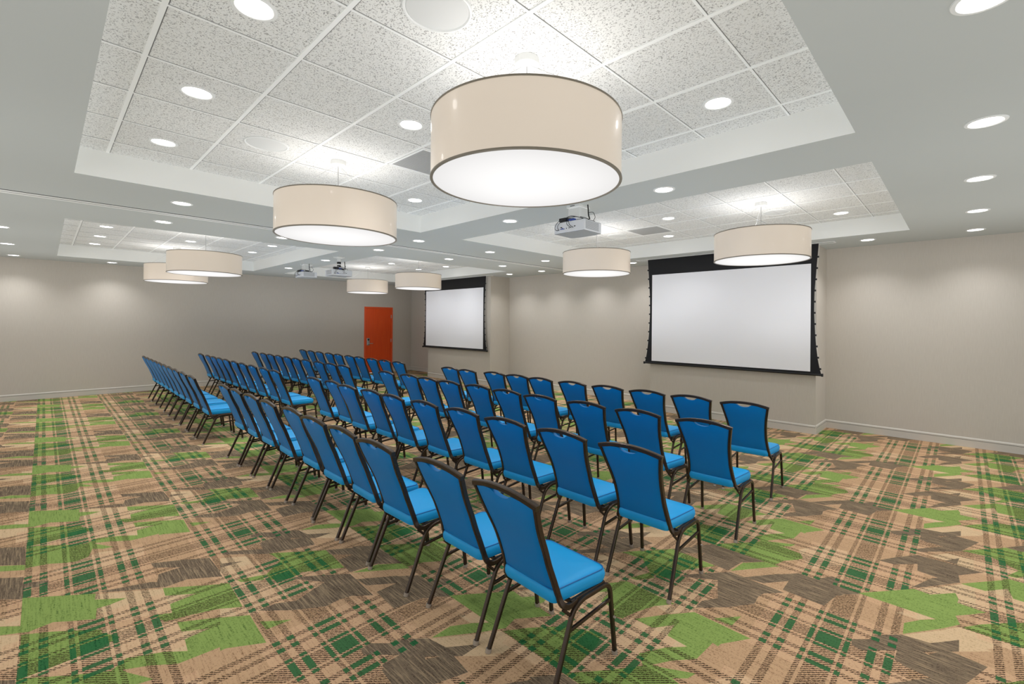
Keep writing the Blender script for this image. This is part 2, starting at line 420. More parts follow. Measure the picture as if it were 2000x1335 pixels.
 ('G', [(0.604, 1.344), (0.782, 1.224), (0.718, 0.945), (0.546, 0.957), (0.438, 1.046), (0.308, 1.124), (0.374, 1.186), (0.507, 1.110), (0.596, 1.030), (0.604, 1.145), (0.715, 1.157), (0.605, 1.231)]),
 ('G', [(0.015, 1.362), (0.198, 1.213), (0.290, 1.143), (0.347, 1.110), (0.363, 1.063), (0.447, 0.918), (0.389, 0.934), (0.009, 1.325)])]
def carpet_floor():
    from mathutils.geometry import delaunay_2d_cdt
    T, ox, oy = 1.8194, -0.08, 0.01
    code = {'G': 0.2, 'g': 0.1, 'N': 0.4, 'n': 0.45, 'B': 0.6, 'T': 0.9, 't': 0.97}
    verts, faces, cols = [Vector(p) for p in ((0, 0), (T, 0), (T, T), (0, T))], [[0, 1, 2, 3]], ['B']
    for c, pp in CARPET:
        for i in range(-4, 4):
            for j in range(-4, 4):
                q = [(a+i*T, b+j*T) for a, b in pp]
                if max(a for a, b in q) < 0 or min(a for a, b in q) > T or max(b for a, b in q) < 0 or min(b for a, b in q) > T: continue
                if sum(q[k-1][0]*q[k][1]-q[k][0]*q[k-1][1] for k in range(len(q))) < 0: q = q[::-1]
                n0 = len(verts); verts += [Vector(p) for p in q]
                faces.append(list(range(n0, n0+len(q)))); cols.append(c)
    vo, eo, fo, ov, oe, of = delaunay_2d_cdt(verts, [], faces, 1, 1e-4)
    tris = []
    for f, src in zip(fo, of):
        if 0 not in src: continue
        tris.append(([vo[k] for k in f], code[cols[max(src)]]))
    bm = bmesh.new(); lay = bm.faces.layers.float.new('zone')
    i0, i1 = math.floor((XMIN-ox)/T), math.floor((XW-ox)/T)
    j0, j1 = math.floor((YMIN-oy)/T), math.floor((YW-oy)/T)
    for i in range(i0, i1+1):
        for j in range(j0, j1+1):
            for pts, z in tris:
                f = bm.faces.new([bm.verts.new((p.x+ox+i*T, p.y+oy+j*T, 0)) for p in pts]); f[lay] = z
    bmesh.ops.remove_doubles(bm, verts=bm.verts, dist=2e-5)
    for co_, no_ in (((XMIN, 0, 0), (-1, 0, 0)), ((XW, 0, 0), (1, 0, 0)), ((0, YMIN, 0), (0, -1, 0)), ((0, YW, 0), (0, 1, 0))):
        bmesh.ops.bisect_plane(bm, geom=bm.verts[:]+bm.edges[:]+bm.faces[:], plane_co=co_, plane_no=no_, clear_outer=True)
    o = struct('floor', bm, M['carpet'])
    me = o.data
    if me.polygons and me.polygons[0].normal.z < 0: me.flip_normals()
carpet_floor()
bm = bmesh.new(); box(bm, XW, XW+0.12, YMIN, YW+0.12, 0, HS)
struct('wall_front', bm, M['wall'])
bm = bmesh.new()
for a, b2, z0, z1 in ((XMIN, 7.20, 0, HS), (8.222, XW+0.0, 0, HS), (7.20, 8.222, 2.18, HS)):
    box(bm, a, b2, YW, YW+0.12, z0, z1)
box(bm, 7.0, 8.5, YW+0.14, YW+0.16, 0, 2.5)
struct('wall_left', bm, M['wall'])
for k, (a, b2) in enumerate(PY):
    bm = bmesh.new(); box(bm, XP, XW-0.001, a, b2, 0, HS-0.001)
    struct('wall_pilaster', bm, M['wall'])

# soffit with four coffers
bm = bmesh.new()
xs = [XMIN, X1A, X1B, X2A, X2B, XW+0.1]; ys = [YMIN, Y1A, Y1B, Y3A, Y3B, YW+0.1]
holes = {(1, 1), (3, 1), (1, 3), (3, 3)}
vg = {}
def gv(i, j):
    if (i, j) not in vg: vg[(i, j)] = bm.verts.new((xs[i], ys[j], HS))
    return vg[(i, j)]
for i in range(5):
    for j in range(5):
        if (i, j) not in holes: bm.faces.new([gv(i, j), gv(i, j+1), gv(i+1, j+1), gv(i+1, j)])
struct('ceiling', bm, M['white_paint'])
coffers = {}
for (i, j) in sorted(holes):
    x0, x1, y0, y1 = xs[i], xs[i+1], ys[j], ys[j+1]
    coffers[(i, j)] = (x0, x1, y0, y1)
    bm = bmesh.new()
    for a, b2 in (((x0, y0), (x1, y0)), ((x1, y0), (x1, y1)), ((x1, y1), (x0, y1)), ((x0, y1), (x0, y0))):
        quad(bm, [(*a, HS), (*b2, HS), (*b2, HT+0.02), (*a, HT+0.02)])
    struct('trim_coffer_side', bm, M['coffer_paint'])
    bm = bmesh.new(); quad(bm, [(x0-.01, y0-.01, HT), (x1+.01, y0-.01, HT), (x1+.01, y1+.01, HT), (x0-.01, y1+.01, HT)])
    struct('ceiling', bm, M['tile'])
# grid bars
GX0 = {1: 0.384, 3: 6.995-0.61*6}
GY0 = {1: 0.910, 3: 8.465}
for (i, j), (x0, x1, y0, y1) in coffers.items():
    bm = bmesh.new()
    gx = GX0[i]
    while gx < x1-0.02:
        if gx > x0+0.02:
            box(bm, gx-0.012, gx+0.012, y0, y1, HT-0.006, HT-0.0005)
        gx += 0.61
    gy = GY0[j]
    while gy > y0: gy -= 0.61
    while gy < y1-0.02:
        if gy > y0+0.02: box(bm, x0, x1, gy-0.0065, gy+0.0065, HT-0.005, HT-0.0004)
        gy += 0.61
    struct('trim_ceiling_grid', bm, M['grid'])
    # thin dark strips painting in the shadow right beside the bars
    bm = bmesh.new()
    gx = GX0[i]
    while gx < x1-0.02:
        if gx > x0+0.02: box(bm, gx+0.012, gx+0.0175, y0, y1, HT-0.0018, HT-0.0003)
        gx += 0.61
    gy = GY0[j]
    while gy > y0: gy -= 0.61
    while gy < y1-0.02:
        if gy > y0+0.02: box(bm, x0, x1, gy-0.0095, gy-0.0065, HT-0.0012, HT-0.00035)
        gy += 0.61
    struct('trim_painted_bar_shadow', bm, M['bar_shadow'])

# operable wall track in the soffit
bm = bmesh.new()
box(bm, XMIN, XW, 6.775, 6.925, HS-0.006, HS-0.0005)
struct('trim_track_strip', bm, M['trimring'])
bm = bmesh.new()
box(bm, XMIN, XW, 6.762, 6.770, HS-0.004, HS-0.0006); box(bm, XMIN, XW, 6.928, 6.934, HS-0.004, HS-0.0006)
box(bm, XMIN, XW, 6.845, 6.852, HS-0.0075, HS-0.0055)
struct('trim_track_groove', bm, M['groove'])

# baseboards
def baseboard(name, pts, nrm):
    """extruded profile along a straight wall; nrm points into the room"""
    bm = bmesh.new()
    prof = [(0, 0), (0.016, 0), (0.016, 0.098), (0.012, 0.101), (0.012, 0.106), (0.015, 0.109), (0.013, 0.122), (0.006, 0.132), (0, 0.135)]
    a, b2 = Vector((*pts[0], 0)), Vector((*pts[1], 0)); nv = Vector((*nrm, 0))
    A = [bm.verts.new(a + nv*d + Vector((0, 0, z))) for d, z in prof]
    B = [bm.verts.new(b2 + nv*d + Vector((0, 0, z))) for d, z in prof]
    for k in range(len(prof)-1): bm.faces.new([A[k], A[k+1], B[k+1], B[k]])
    bm.faces.new(A); bm.faces.new(B[::-1])
    g = bm.faces.new([bm.verts.new(p + nv*0.0164 + Vector((0, 0, z))) for p, z in ((a, 0.0985), (b2, 0.0985), (b2, 0.1015), (a, 0.1015))])
    g.material_index = 1
    o = struct(name, bm, [M['baseboard'], M['groove']])
baseboard('baseboard_front', ((XW, YMIN), (XW, PY[0][0])), (-1, 0))
baseboard('baseboard_front', ((XW, PY[0][1]), (XW, PY[1][0])), (-1, 0))
baseboard('baseboard_front', ((XW, PY[1][1]), (XW, YW)), (-1, 0))
for a, b2 in PY:
    baseboard('baseboard_pilaster', ((XP, a), (XP, b2)), (-1, 0))
    baseboard('baseboard_pilaster', ((XP-0.016, a), (XW, a)), (0, -1))
baseboard('baseboard_left', ((XMIN, YW), (7.20, YW)), (0, -1))
baseboard('baseboard_left', ((8.222, YW), (XW, YW)), (0, -1))

# door
d = thing('door_1', 'cherry red flush door with steel hinges and an electronic lever lock in the far wall', 'door', (7.711, YW, 0))
d['kind'] = 'structure'
fx0, fx1 = 7.20-7.711, 8.222-7.711
bm = bmesh.new()
box(bm, fx0, fx0+0.055, -0.02, 0.10, 0, 2.18, 0.004); box(bm, fx1-0.055, fx1, -0.02, 0.10, 0, 2.18, 0.004)
box(bm, fx0+0.05, fx1-0.05, -0.02, 0.10, 2.128, 2.18, 0.004)
obj('door_frame', bm, M['doorframe'], d)
bm = bmesh.new(); box(bm, fx0+0.058, fx1-0.058, 0.0, 0.045, 0.008, 2.125, 0.003)
leaf = obj('door_leaf', bm, M['cherry'], d)
bm = bmesh.new(); box(bm, -0.422, -0.322, -0.022, 0.0, 0.913, 1.154, 0.012, 3)
lk = obj('lock', bm, M['steel'], d)
bm = bmesh.new(); box(bm, -0.402, -0.342, -0.027, -0.021, 1.075, 1.125, 0.005)
obj('card_reader', bm, M['black'], lk)
bm = bmesh.new()
ring_sweep(bm, [Vector(p) for p in ((-0.372, -0.02, 0.976), (-0.372, -0.06, 0.976), (-0.355, -0.07, 0.976), (-0.235, -0.07, 0.976))], csect(0.011), up=Vector((0, 0, 1)))
obj('lever_handle', bm, M['steel'], lk, True)
for z in (1.87, 1.06, 0.25):
    bm = bmesh.new(); box(bm, fx1-0.066, fx1-0.048, -0.026, 0.0, z-0.055, z+0.055, 0.004)
    obj('hinge', bm, M['steel'], d)

# ------------------------------------------------------------------ the banquet chair (facing +x)
# local frame: x=0 rear feet, y=0 centre line
def side_x(z):      # back profile: x of the rail as a function of height
    pts = [(0.36, 0.118), (0.40, 0.094), (0.45, 0.080), (0.51, 0.062), (0.655, 0.008), (0.785, -0.052), (0.905, -0.100), (0.95, -0.118)]
    for (z0, x0), (z1, x1) in zip(pts, pts[1:]):
        if z <= z1: return x0 + (x1-x0)*(z-z0)/(z1-z0)
    return pts[-1][1]
def side_w(z):      # half width of the back (rail centre)
    pts = [(0.36, 0.196), (0.42, 0.184), (0.50, 0.172), (0.60, 0.167), (0.70, 0.175), (0.80, 0.192), (0.905, 0.214), (0.95, 0.222)]
    for (z0, x0), (z1, x1) in zip(pts, pts[1:]):
        if z <= z1: return x0 + (x1-x0)*(z-z0)/(z1-z0)
    return pts[-1][1]
def top_z(y):       # arched top rail centre line
    return 0.897 + 0.030*(1-(y/0.214)**2)

def make_chair():
    t = thing('banquet_chair', '', 'chair')
    # back frame: side rails run down and forward under the seat; arched top rail
    bm = bmesh.new()
    for s in (-1, 1):
        pts = [(side_x(z), s*side_w(z), z) for z in (0.897, 0.85, 0.785, 0.72, 0.655, 0.58, 0.51, 0.455, 0.42)]
        pts += [(0.100, s*0.197, 0.388), (0.135, s*0.203, 0.374), (0.185, s*0.205, 0.381)]
        path = spline(pts, 3)
        path[0] = path[0] + Vector((-0.002, s*0.0, 0.005))
        ring_sweep(bm, path, rsect(0.020, 0.028, 0.16, 1))
    path = [Vector((side_x(top_z(y)), y, top_z(y))) for y in [0.2235*(-1+2*k/14) for k in range(15)]]
    ring_sweep(bm, path, rsect(0.026, 0.028, 0.16, 1), up=Vector((0, 0, 1)))
    for f in bm.faces: f.smooth = False
    obj('back_frame', bm, M['frame'], t, True)
    # backrest pad with hand hole under the top rail
    bm = bmesh.new()
    front, back = [], []
    NY, NZ = 16, 14
    def top_edge(y):
        z = top_z(y) - 0.014
        u = (y+0.0)/0.056
        if abs(u) < 1: z -= 0.030*math.sqrt(1-u*u)
        else: z -= 0.004*max(0, 1-(abs(u)-1)*4)
        return z
    ysn = [-1, -.9, -.75, -.6, -.45, -.34, -.29, -.24, -.16, -.08, 0, .08, .16, .24, .29, .34, .45, .6, .75, .9, 1]
    grid_f, grid_b = [], []
    for j in range(NZ+1):
        rf, rb = [], []
        for u in ysn:
            v = j/NZ
            ztop = top_edge(u*0.186)
            zbot = 0.452 - 0.006*(1-u*u)
            z = zbot + (ztop-zbot)*v
            y = u*(side_w(z)-0.006)
            edge = min(1, (1-abs(u))*7)*min(1, v*NZ*0.6)*min(1, (1-v)*NZ*0.6+0.25)
            th = 0.006 + 0.012*math.sqrt(max(0, edge))
            sag = 0.010*(1-u*u)
            rb.append(bm.verts.new((side_x(z) - th - sag*0.6, y, z)))
            rf.append(bm.verts.new((side_x(z) + th*1.3 - sag*0.6, y, z)))
        grid_f.append(rf); grid_b.append(rb)
    L = len(ysn)
    for j in range(NZ):
        for k in range(L-1):
            bm.faces.new([grid_f[j][k], grid_f[j][k+1], grid_f[j+1][k+1], grid_f[j+1][k]])
            bm.faces.new([grid_b[j][k+1], grid_b[j][k], grid_b[j+1][k], grid_b[j+1][k+1]])
    for j in range(NZ):
        for k in (0, L-1):
            bm.faces.new([grid_f[j][k], grid_f[j+1][k], grid_b[j+1][k], grid_b[j][k]])
    for k in range(L-1):
        for j in (0, NZ):
            bm.faces.new([grid_f[j][k+1], grid_f[j][k], grid_b[j][k], grid_b[j][k+1]])
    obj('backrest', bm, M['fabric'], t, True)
    # seat cushion: rounded, wider in front, waterfall edges
    bm = bmesh.new()
    def outline(inset):
        pts = []
        c = [(0.062, -0.176), (0.418, -0.214), (0.418, 0.214), (0.062, 0.176)]
        rad = [0.035, 0.055, 0.055, 0.035]
        n = len(c)
        for k in range(n):
            P0, P1, P2 = Vector(c[k-1]), Vector(c[k]), Vector(c[(k+1) % n])
            a = (P0-P1).normalized(); b_ = (P2-P1).normalized(); r = rad[k]
            A = P1 + a*r; B = P1 + b_*r
            for q in range(7):
                u = q/6
                pts.append((1-u)**2*A + 2*(1-u)*u*P1 + u*u*B)
        ce = Vector((0.25, 0))
        out = []
        for p in pts:
            d_ = p-ce
            out.append(p - Vector((d_.x/0.175*inset, d_.y/0.2*inset)))
        # bulge
        return out
    rings = []
    for z, ins in ((0.392, 0.010), (0.396, 0.002), (0.412, -0.004), (0.430, -0.005), (0.446, -0.002), (0.456, 0.005), (0.463, 0.018), (0.468, 0.045), (0.472, 0.09), (0.474, 0.14)):
        rings.append([bm.verts.new((p.x, p.y, z + (0.004 if z > .4 else 0)*(1 - abs(p.x-0.25)/0.2))) for p in outline(ins)])
    n = len(rings[0])
    for a, b_ in zip(rings, rings[1:]):
        for k in range(n): bm.faces.new([a[k], a[(k+1) % n], b_[(k+1) % n], b_[k]])
    bm.faces.new(rings[0][::-1]); bm.faces.new(rings[-1])
    seat = obj('seat', bm, M['fabric_seat_sheen'], t, True)
    bm = bmesh.new()
    o_ = [Vector((p.x, p.y, 0.4565+0.004*(1-abs(p.x-0.25)/0.2))) for p in outline(0.0035)]
    o_.append(o_[0])
    ring_sweep(bm, o_, csect(0.0028, 6), up=Vector((0, 0, 1)), cap=False)
    obj('piping', bm, M['piping'], seat, True)
    # seat frame under the cushion
    bm = bmesh.new()
    for s in (-1, 1):
        ring_sweep(bm, [Vector((0.15, s*0.199, 0.384)), Vector((0.40, s*0.201, 0.386))], rsect(0.018, 0.020, .25, 2))
    for x_ in (0.16, 0.39):
        ring_sweep(bm, [Vector((x_, -0.205, 0.382)), Vector((x_, 0.205, 0.382))], rsect(0.018, 0.018, .25, 2), up=Vector((0, 0, 1)))
    obj('seat_frame', bm, M['frame'], t, True)
    # legs: each side is a hoop split into a rear and a front leg
    for s in (-1, 1):
        yl, yt = s*0.222, s*0.214
        rear = rounded([(0.004, yl, 0.014), (0.150, yt, 0.350), (0.215, yt, 0.380), (0.300, yt, 0.378)], 0.06, 5)
        bm = bmesh.new(); ring_sweep(bm, rear, rsect(0.020, 0.023, .22, 1))
        lg = obj('leg', bm, M['frame'], t, True)
        bm = bmesh.new(); gl = bmesh.new()
        ring_sweep(gl, [Vector((-0.001, yl, 0.0)), Vector((0.004, yl, 0.020))], csect(0.0155, 10))
        obj('glide', gl, M['glide'], lg, True)
        front = rounded([(0.470, yl, 0.014), (0.432, yt, 0.378), (0.300, yt, 0.378)], 0.055, 6)
        ring_sweep(bm, front, rsect(0.020, 0.023, .22, 1))
        lg = obj('leg', bm, M['frame'], t, True)
        gl = bmesh.new()
        ring_sweep(gl, [Vector((0.4715, yl, 0.0)), Vector((0.469, yl, 0.020))], csect(0.0155, 10))
        obj('glide', gl, M['glide'], lg, True)
        gl = bmesh.new()
        ring_sweep(gl, [Vector((0.452, yl+s*0.006, 0.200)), Vector((0.452, yl+s*0.016, 0.200))], csect(0.006, 8), up=Vector((0, 0, 1)))
        obj('bumper', gl, M['glide'], lg, True)
        bm = bmesh.new()
        ring_sweep(bm, [Vector((0.112, s*0.2155, 0.268)), Vector((0.441, s*0.2165, 0.292))], rsect(0.014, 0.018, .35, 2))
        obj('stretcher', bm, M['frame'], t, True)
        bm = bmesh.new()
        ring_sweep(bm, [Vector((0.096, s*0.201, 0.372)), Vector((0.146, s*0.212, 0.325))], rsect(0.012, 0.016, .35, 2))
        obj('brace', bm, M['frame'], t, True)
    return t
chair0 = make_chair(); register(chair0)

# left top corner (y) of every chair back as seen from behind, row by row
rowsY = {
 'A': [1.745, 2.280, 2.915, 3.421, 3.928, 4.440, 4.990, 5.517, 6.036, 6.540, 7.872, 8.466, 9.044, 9.584, 10.090, 10.590, 11.090, 11.600, 12.110, 12.630],
 'B': [1.719, 2.264, 2.841, 3.388, 3.952, 4.496, 4.988, 5.553, 6.008, 6.549, 7.892, 8.403, 9.018, 9.575, 10.113, 10.706, 11.174, 11.652, 12.120, 12.828],
 'C': [1.708, 2.290, 2.855, 3.431, 3.949, 4.485, 5.039, 5.517, 6.018, 6.611, 7.989, 8.491, 9.017, 9.625, 10.147, 10.642, 11.153, 11.687, 12.163, 12.788],
 'D': [1.773, 2.312, 2.830, 3.361, 3.902, 4.464, 4.937, 5.441, 5.993, 6.500, 8.017, 8.559, 9.092, 9.667, 10.146, 10.745, 11.265, 11.860, 12.412, 12.977]}
rowX = {'A': (lambda y: 1.467, lambda y: 1.301+0.012*y), 'B': (lambda y: 2.523-0.0025*y, lambda y: 2.414+0.0048*y),
        'C': (lambda y: 3.601+0.0022*y, lambda y: 3.605-0.003*y), 'D': (lambda y: 4.759-0.004*y, lambda y: 4.506+0.0201*y)}
dX = {'A': {0: 0, 1: .01, 2: -.02, 5: .02}, 'B': {3: .01, 5: -.02, 7: -.02, 8: .03}, 'C': {3: -.02, 5: .02, 8: .03}, 'D': {0: -.02, 6: .03, 7: .04, 8: -.04}}
rotD = {'A': {0: -3.0}, 'B': {0: 0.0}, 'C': {0: 1.0}, 'D': {0: 2.5}}
ordn = ['first', 'second', 'third', 'fourth', 'fifth', 'sixth', 'seventh', 'eighth', 'ninth', 'tenth']
rown = {'A': 'rear row', 'B': 'second row from the rear', 'C': 'third row from the rear', 'D': 'row nearest the screens'}
for r in rowsY:                      # neighbours never touch
    v = rowsY[r]
    for it in range(60):
        for a_, b_ in [(k, k+1) for k in range(19) if k != 9]:
            gap = v[b_]-v[a_]
            if gap < 0.490: v[a_] -= (0.490-gap)/2; v[b_] += (0.490-gap)/2
first = True
for r in 'ABCD':
    for k, yl in enumerate(rowsY[r]):
        blk = 0 if k < 10 else 1
        xx = rowX[r][blk](yl) + dX[r].get(k, 0) + 0.100
        yy = yl - 0.214
        rz = math.radians(rotD[r].get(k, random.uniform(-1.8, 1.8) if blk == 0 else random.uniform(-0.8, 0.8)))
        place = ('near block' if blk == 0 else 'far block')
        kk = k % 10
        if kk == 0: pos = 'rightmost'
        elif kk == 9: pos = 'leftmost'
        else: pos = ordn[kk] + ' from right'
        lab = 'blue padded banquet chair, %s, %s, %s' % (pos, rown[r], place)
        if r == 'A' and k == 0: lab = 'blue padded banquet chair closest to the camera, rightmost in the rear row'
        grp = 'blue banquet chairs in the %s of the %s' % (rown[r], place)
        if first:
            o = chair0; first = False
            o.location = (xx, yy, 0); o.rotation_euler = (0, 0, rz); o['label'] = lab; o['group'] = grp
        else:
            dup(chair0, (xx, yy, 0), rz, lab, grp)

# ------------------------------------------------------------------ drum pendants
def make_pendant():
    t = thing('pendant_lamp', '', 'lamp')
    R, zb, zt = 0.53, 2.474, 2.812
    bm = bmesh.new(); lathe(bm, [(R, zb+0.006), (R, zt-0.006), (R-0.004, zt-0.006), (R-0.004, zb+0.006), (R, zb+0.006)], 96)
    sh = obj('drum_shade', bm, M['shade'], t, True)
    for z in (zb, zt-0.009):
        bm = bmesh.new(); lathe(bm, [(R-0.012, z), (R+0.003, z), (R+0.004, z+0.0045), (R+0.003, z+0.009), (R-0.012, z+0.009), (R-0.012, z)], 96)
        obj('ring', bm, M['ring'], sh, True)
    bm = bmesh.new(); lathe(bm, [(0, zb+0.004), (R-0.012, zb+0.004), (R-0.012, zb+0.008), (0, zb+0.008)], 96)
    obj('diffuser', bm, M['diffuser'], t)
    bm = bmesh.new(); lathe(bm, [(0, HT-0.045), (0.062, HT-0.045), (0.068, HT-0.038), (0.068, HT-0.002), (0, HT-0.002)], 32)
    obj('canopy', bm, M['trimring'], t)
    bm = bmesh.new(); ring_sweep(bm, [Vector((0, 0, 2.56)), Vector((0, 0, HT-0.04))], csect(0.004, 8), up=Vector((1, 0, 0)))
    lathe(bm, [(0, 2.545), (0.03, 2.55), (0.03, 2.60), (0, 2.605)], 16)
    obj('stem', bm, M['steel'], t)
    for k in range(3):
        a = 2*PI*k/3+0.5
        bm = bmesh.new(); ring_sweep(bm, [Vector((0.03*math.cos(a), 0.03*math.sin(a), HT-0.05)), Vector(((R-0.01)*math.cos(a), (R-0.01)*math.sin(a), zt-0.006))], csect(0.0012, 5), up=Vector((0, 0, 1)))
        obj('suspension_cable', bm, M['steel'], t)
    return t
pend0 = make_pendant(); register(pend0)
plabels = ['large cream drum pendant lamp closest to the camera, low over the rear chairs',
 'cream drum pendant lamp behind and left of the closest one, same near left coffer',
 'cream drum pendant lamp hanging before the right side of the near screen',
 'cream drum pendant lamp right below the nearest projector, left of the near screen',
 'cream drum pendant lamp in the far left coffer, overlapping the lamp behind it',
 'cream drum pendant lamp in the far left coffer, partly hidden behind another lamp',
 'cream drum pendant lamp hanging before the top left corner of the far screen',
 'cream drum pendant lamp hanging above the red door']
PL = [(1.88, 1.80), (1.89, 4.24), (6.06, 1.81), (6.06, 4.24), (1.89, 9.33), (1.89, 11.77), (6.10, 9.33), (6.10, 11.80)]
def lamp(name, kind, loc, energy, col=(1, 1, 1), rot=(0, 0, 0), **kw):
    l = bpy.data.lights.new(name, kind); l.energy = energy; l.color = col
    for k_, v_ in kw.items(): setattr(l, k_, v_)
    o = bpy.data.objects.new(name, l); COL.objects.link(o); o.location = loc; o.rotation_euler = rot
    return o
for k, (px, py) in enumerate(PL):
    if k == 0:
        o = pend0; o.location = (px, py, 0); o['label'] = plabels[0]; o['group'] = 'cream drum pendant lamps'
    else: o = dup(pend0, (px, py, 0), 0, plabels[k], 'cream drum pendant lamps')
    L_ = lamp('lamp_bulb_light', 'AREA', (0, 0, 2.79), 1.7, (1, 0.99, 0.985), rot=(PI, 0, 0), shape='DISK', size=0.9)
    L_.parent = o

# ------------------------------------------------------------------ recessed downlights
def make_down():
    t = thing('recessed_ceiling_light', '', 'light')
    bm = bmesh.new(); lathe(bm, [(0.077, -0.003), (0.083, -0.007), (0.098, -0.005), (0.101, -0.0005), (0.077, -0.0005)], 32)
    obj('trim_ring', bm, M['trimring'], t, True)
    bm = bmesh.new(); lathe(bm, [(0, -0.0045), (0.05, -0.004), (0.078, -0.0015)], 32)
    obj('lens', bm, M['lens'], t)
    return t
dn0 = make_down(); register(dn0); dn_used = [False]
def downlight(x, y, z, label, group, energy=30):
    if not dn_used[0]:
        o = dn0; dn_used[0] = True; o.location = (x, y, z); o['label'] = label; o['group'] = group
    else: o = dup(dn0, (x, y, z), 0, label, group)
    l = lamp('downlight_beam', 'SPOT', (0, 0, -0.012), energy, (0.98, 0.99, 1), spot_size=math.radians(125), spot_blend=1.0, shadow_soft_size=0.07)
    l.parent = o
g1 = 'recessed lights in the flat ceiling'
S = [
 (-0.42, 9.53, 'recessed light in the left ceiling border, nearest of its line at the photo edge'),
 (-0.43, 11.61, 'recessed light in the left ceiling border, middle one of its line'),
 (-0.42, 13.61, 'recessed light near the top of the left wall at the left photo edge'),
 (1.03, 13.61, 'recessed light close to the left wall, below the far left coffer'),
 (1.02, 6.11, 'recessed light beside the ceiling track, near side, leftmost'),
 (2.49, 6.12, 'recessed light beside the ceiling track, near side, behind the second drum lamp'),
 (4.00, 6.12, 'recessed light where the ceiling beams cross, near side of the track'),
 (5.48, 6.12, 'recessed light beside the ceiling track, near side, first right of the beam crossing'),
 (6.99, 6.13, 'recessed light beside the ceiling track, near side, rightmost'),
 (1.05, 7.44, 'recessed light beside the ceiling track, far side, leftmost'),
 (2.48, 7.46, 'recessed light beside the ceiling track, far side, under the rim of the second drum lamp'),
 (4.04, 7.43, 'recessed light where the ceiling beams cross, far side of the track'),
 (5.55, 7.42, 'recessed light beside the ceiling track, far side, first right of the beam crossing'),
 (7.00, 7.40, 'recessed light beside the ceiling track, far side, second right of the beam crossing'),
 (8.30, 7.40, 'recessed light beside the ceiling track, far side, next to the front wall'),
 (8.30, 8.51, 'recessed light by the inner corner next to the far screen pilaster'),
 (8.38, 4.96, 'recessed light peeking out right of the fourth drum lamp, by the front wall'),
 (3.97, 4.07, 'recessed light in the beam between the near coffers, left of the near projector'),
 (4.00, 2.04, 'recessed light in the beam between the near coffers, right of the near projector'),
 (4.00, 9.53, 'recessed light in the far beam, nearer of the two beside the far projectors'),
 (4.00, 11.61, 'recessed light in the far beam, farther of the two beside the far projectors'),
 (8.33, 1.03, 'recessed light right of the near screen, close to the front wall'),
 (8.35, -0.10, 'recessed light in the right ceiling border, lowest and farthest of five in line'),
 (6.99, -0.10, 'recessed light in the right ceiling border, fourth from the top of the photo'),
 (5.48, -0.09, 'recessed light in the right ceiling border, third from the top of the photo'),
 (3.99, -0.09, 'recessed light in the right ceiling border, second from the top, large and bright'),
 (2.48, -0.05, 'recessed light in the right ceiling border, cut off by the top photo edge'),
]
lamp('wall_wash_beam', 'SPOT', (8.37, 6.12, HS-0.012), 40, (0.98, 0.99, 1), spot_size=math.radians(125), spot_blend=1.0, shadow_soft_size=0.07)
for x, y, lb in S: downlight(x, y, HS, lb, g1, 40)
g2 = 'recessed lights in the ceiling tiles'
T = [
 (0.685, 3.65, 'recessed light in a ceiling tile, near left coffer, middle of three in line'),
 (0.685, 4.88, 'recessed light in a ceiling tile, near left coffer, farthest of three in line'),
 (0.685, 2.46, 'large recessed light in a ceiling tile at the top photo edge'),
 (1.91, 3.04, 'recessed light in a ceiling tile, just left of the closest drum lamp'),
 (3.13, 1.21, 'recessed light in a ceiling tile, right of the closest drum lamp'),
 (3.13, 4.88, 'recessed light in a ceiling tile, low between the two nearest drum lamps'),
 (6.08, 3.03, 'recessed light in a tile above the near screen, upper of two'),
 (7.31, 3.64, 'recessed light in a tile above the near screen, lower of two'),
 (7.30, 1.19, 'recessed light in a ceiling tile, right of the third drum lamp stem'),
 (6.14, 10.62, 'recessed light in a tile, far right coffer, left of the far lamp stem'),
 (7.42, 10.05, 'recessed light in a tile, far right coffer, right of the far lamp stem'),
 (7.32, 11.20, 'recessed light just over the rim of the lamp by the far screen'),
 (0.685, 9.99, 'recessed light in a tile, far left coffer, top one of the left column'),
 (0.685, 11.22, 'recessed light in a tile, far left coffer, middle one of the left column'),
 (0.685, 12.43, 'recessed light in a tile, far left coffer, bottom one of the left column'),
 (1.91, 10.60, 'recessed light in a tile, far left coffer, above the overlapping lamps'),
 (3.13, 11.24, 'recessed light in a tile, far left coffer, lower one right of the lamps'),
 (3.13, 9.98, 'recessed light in a tile, far left coffer, upper one right of the lamps'),
]
for x, y, lb in T: downlight(x, y, HT, lb, g2, 28)

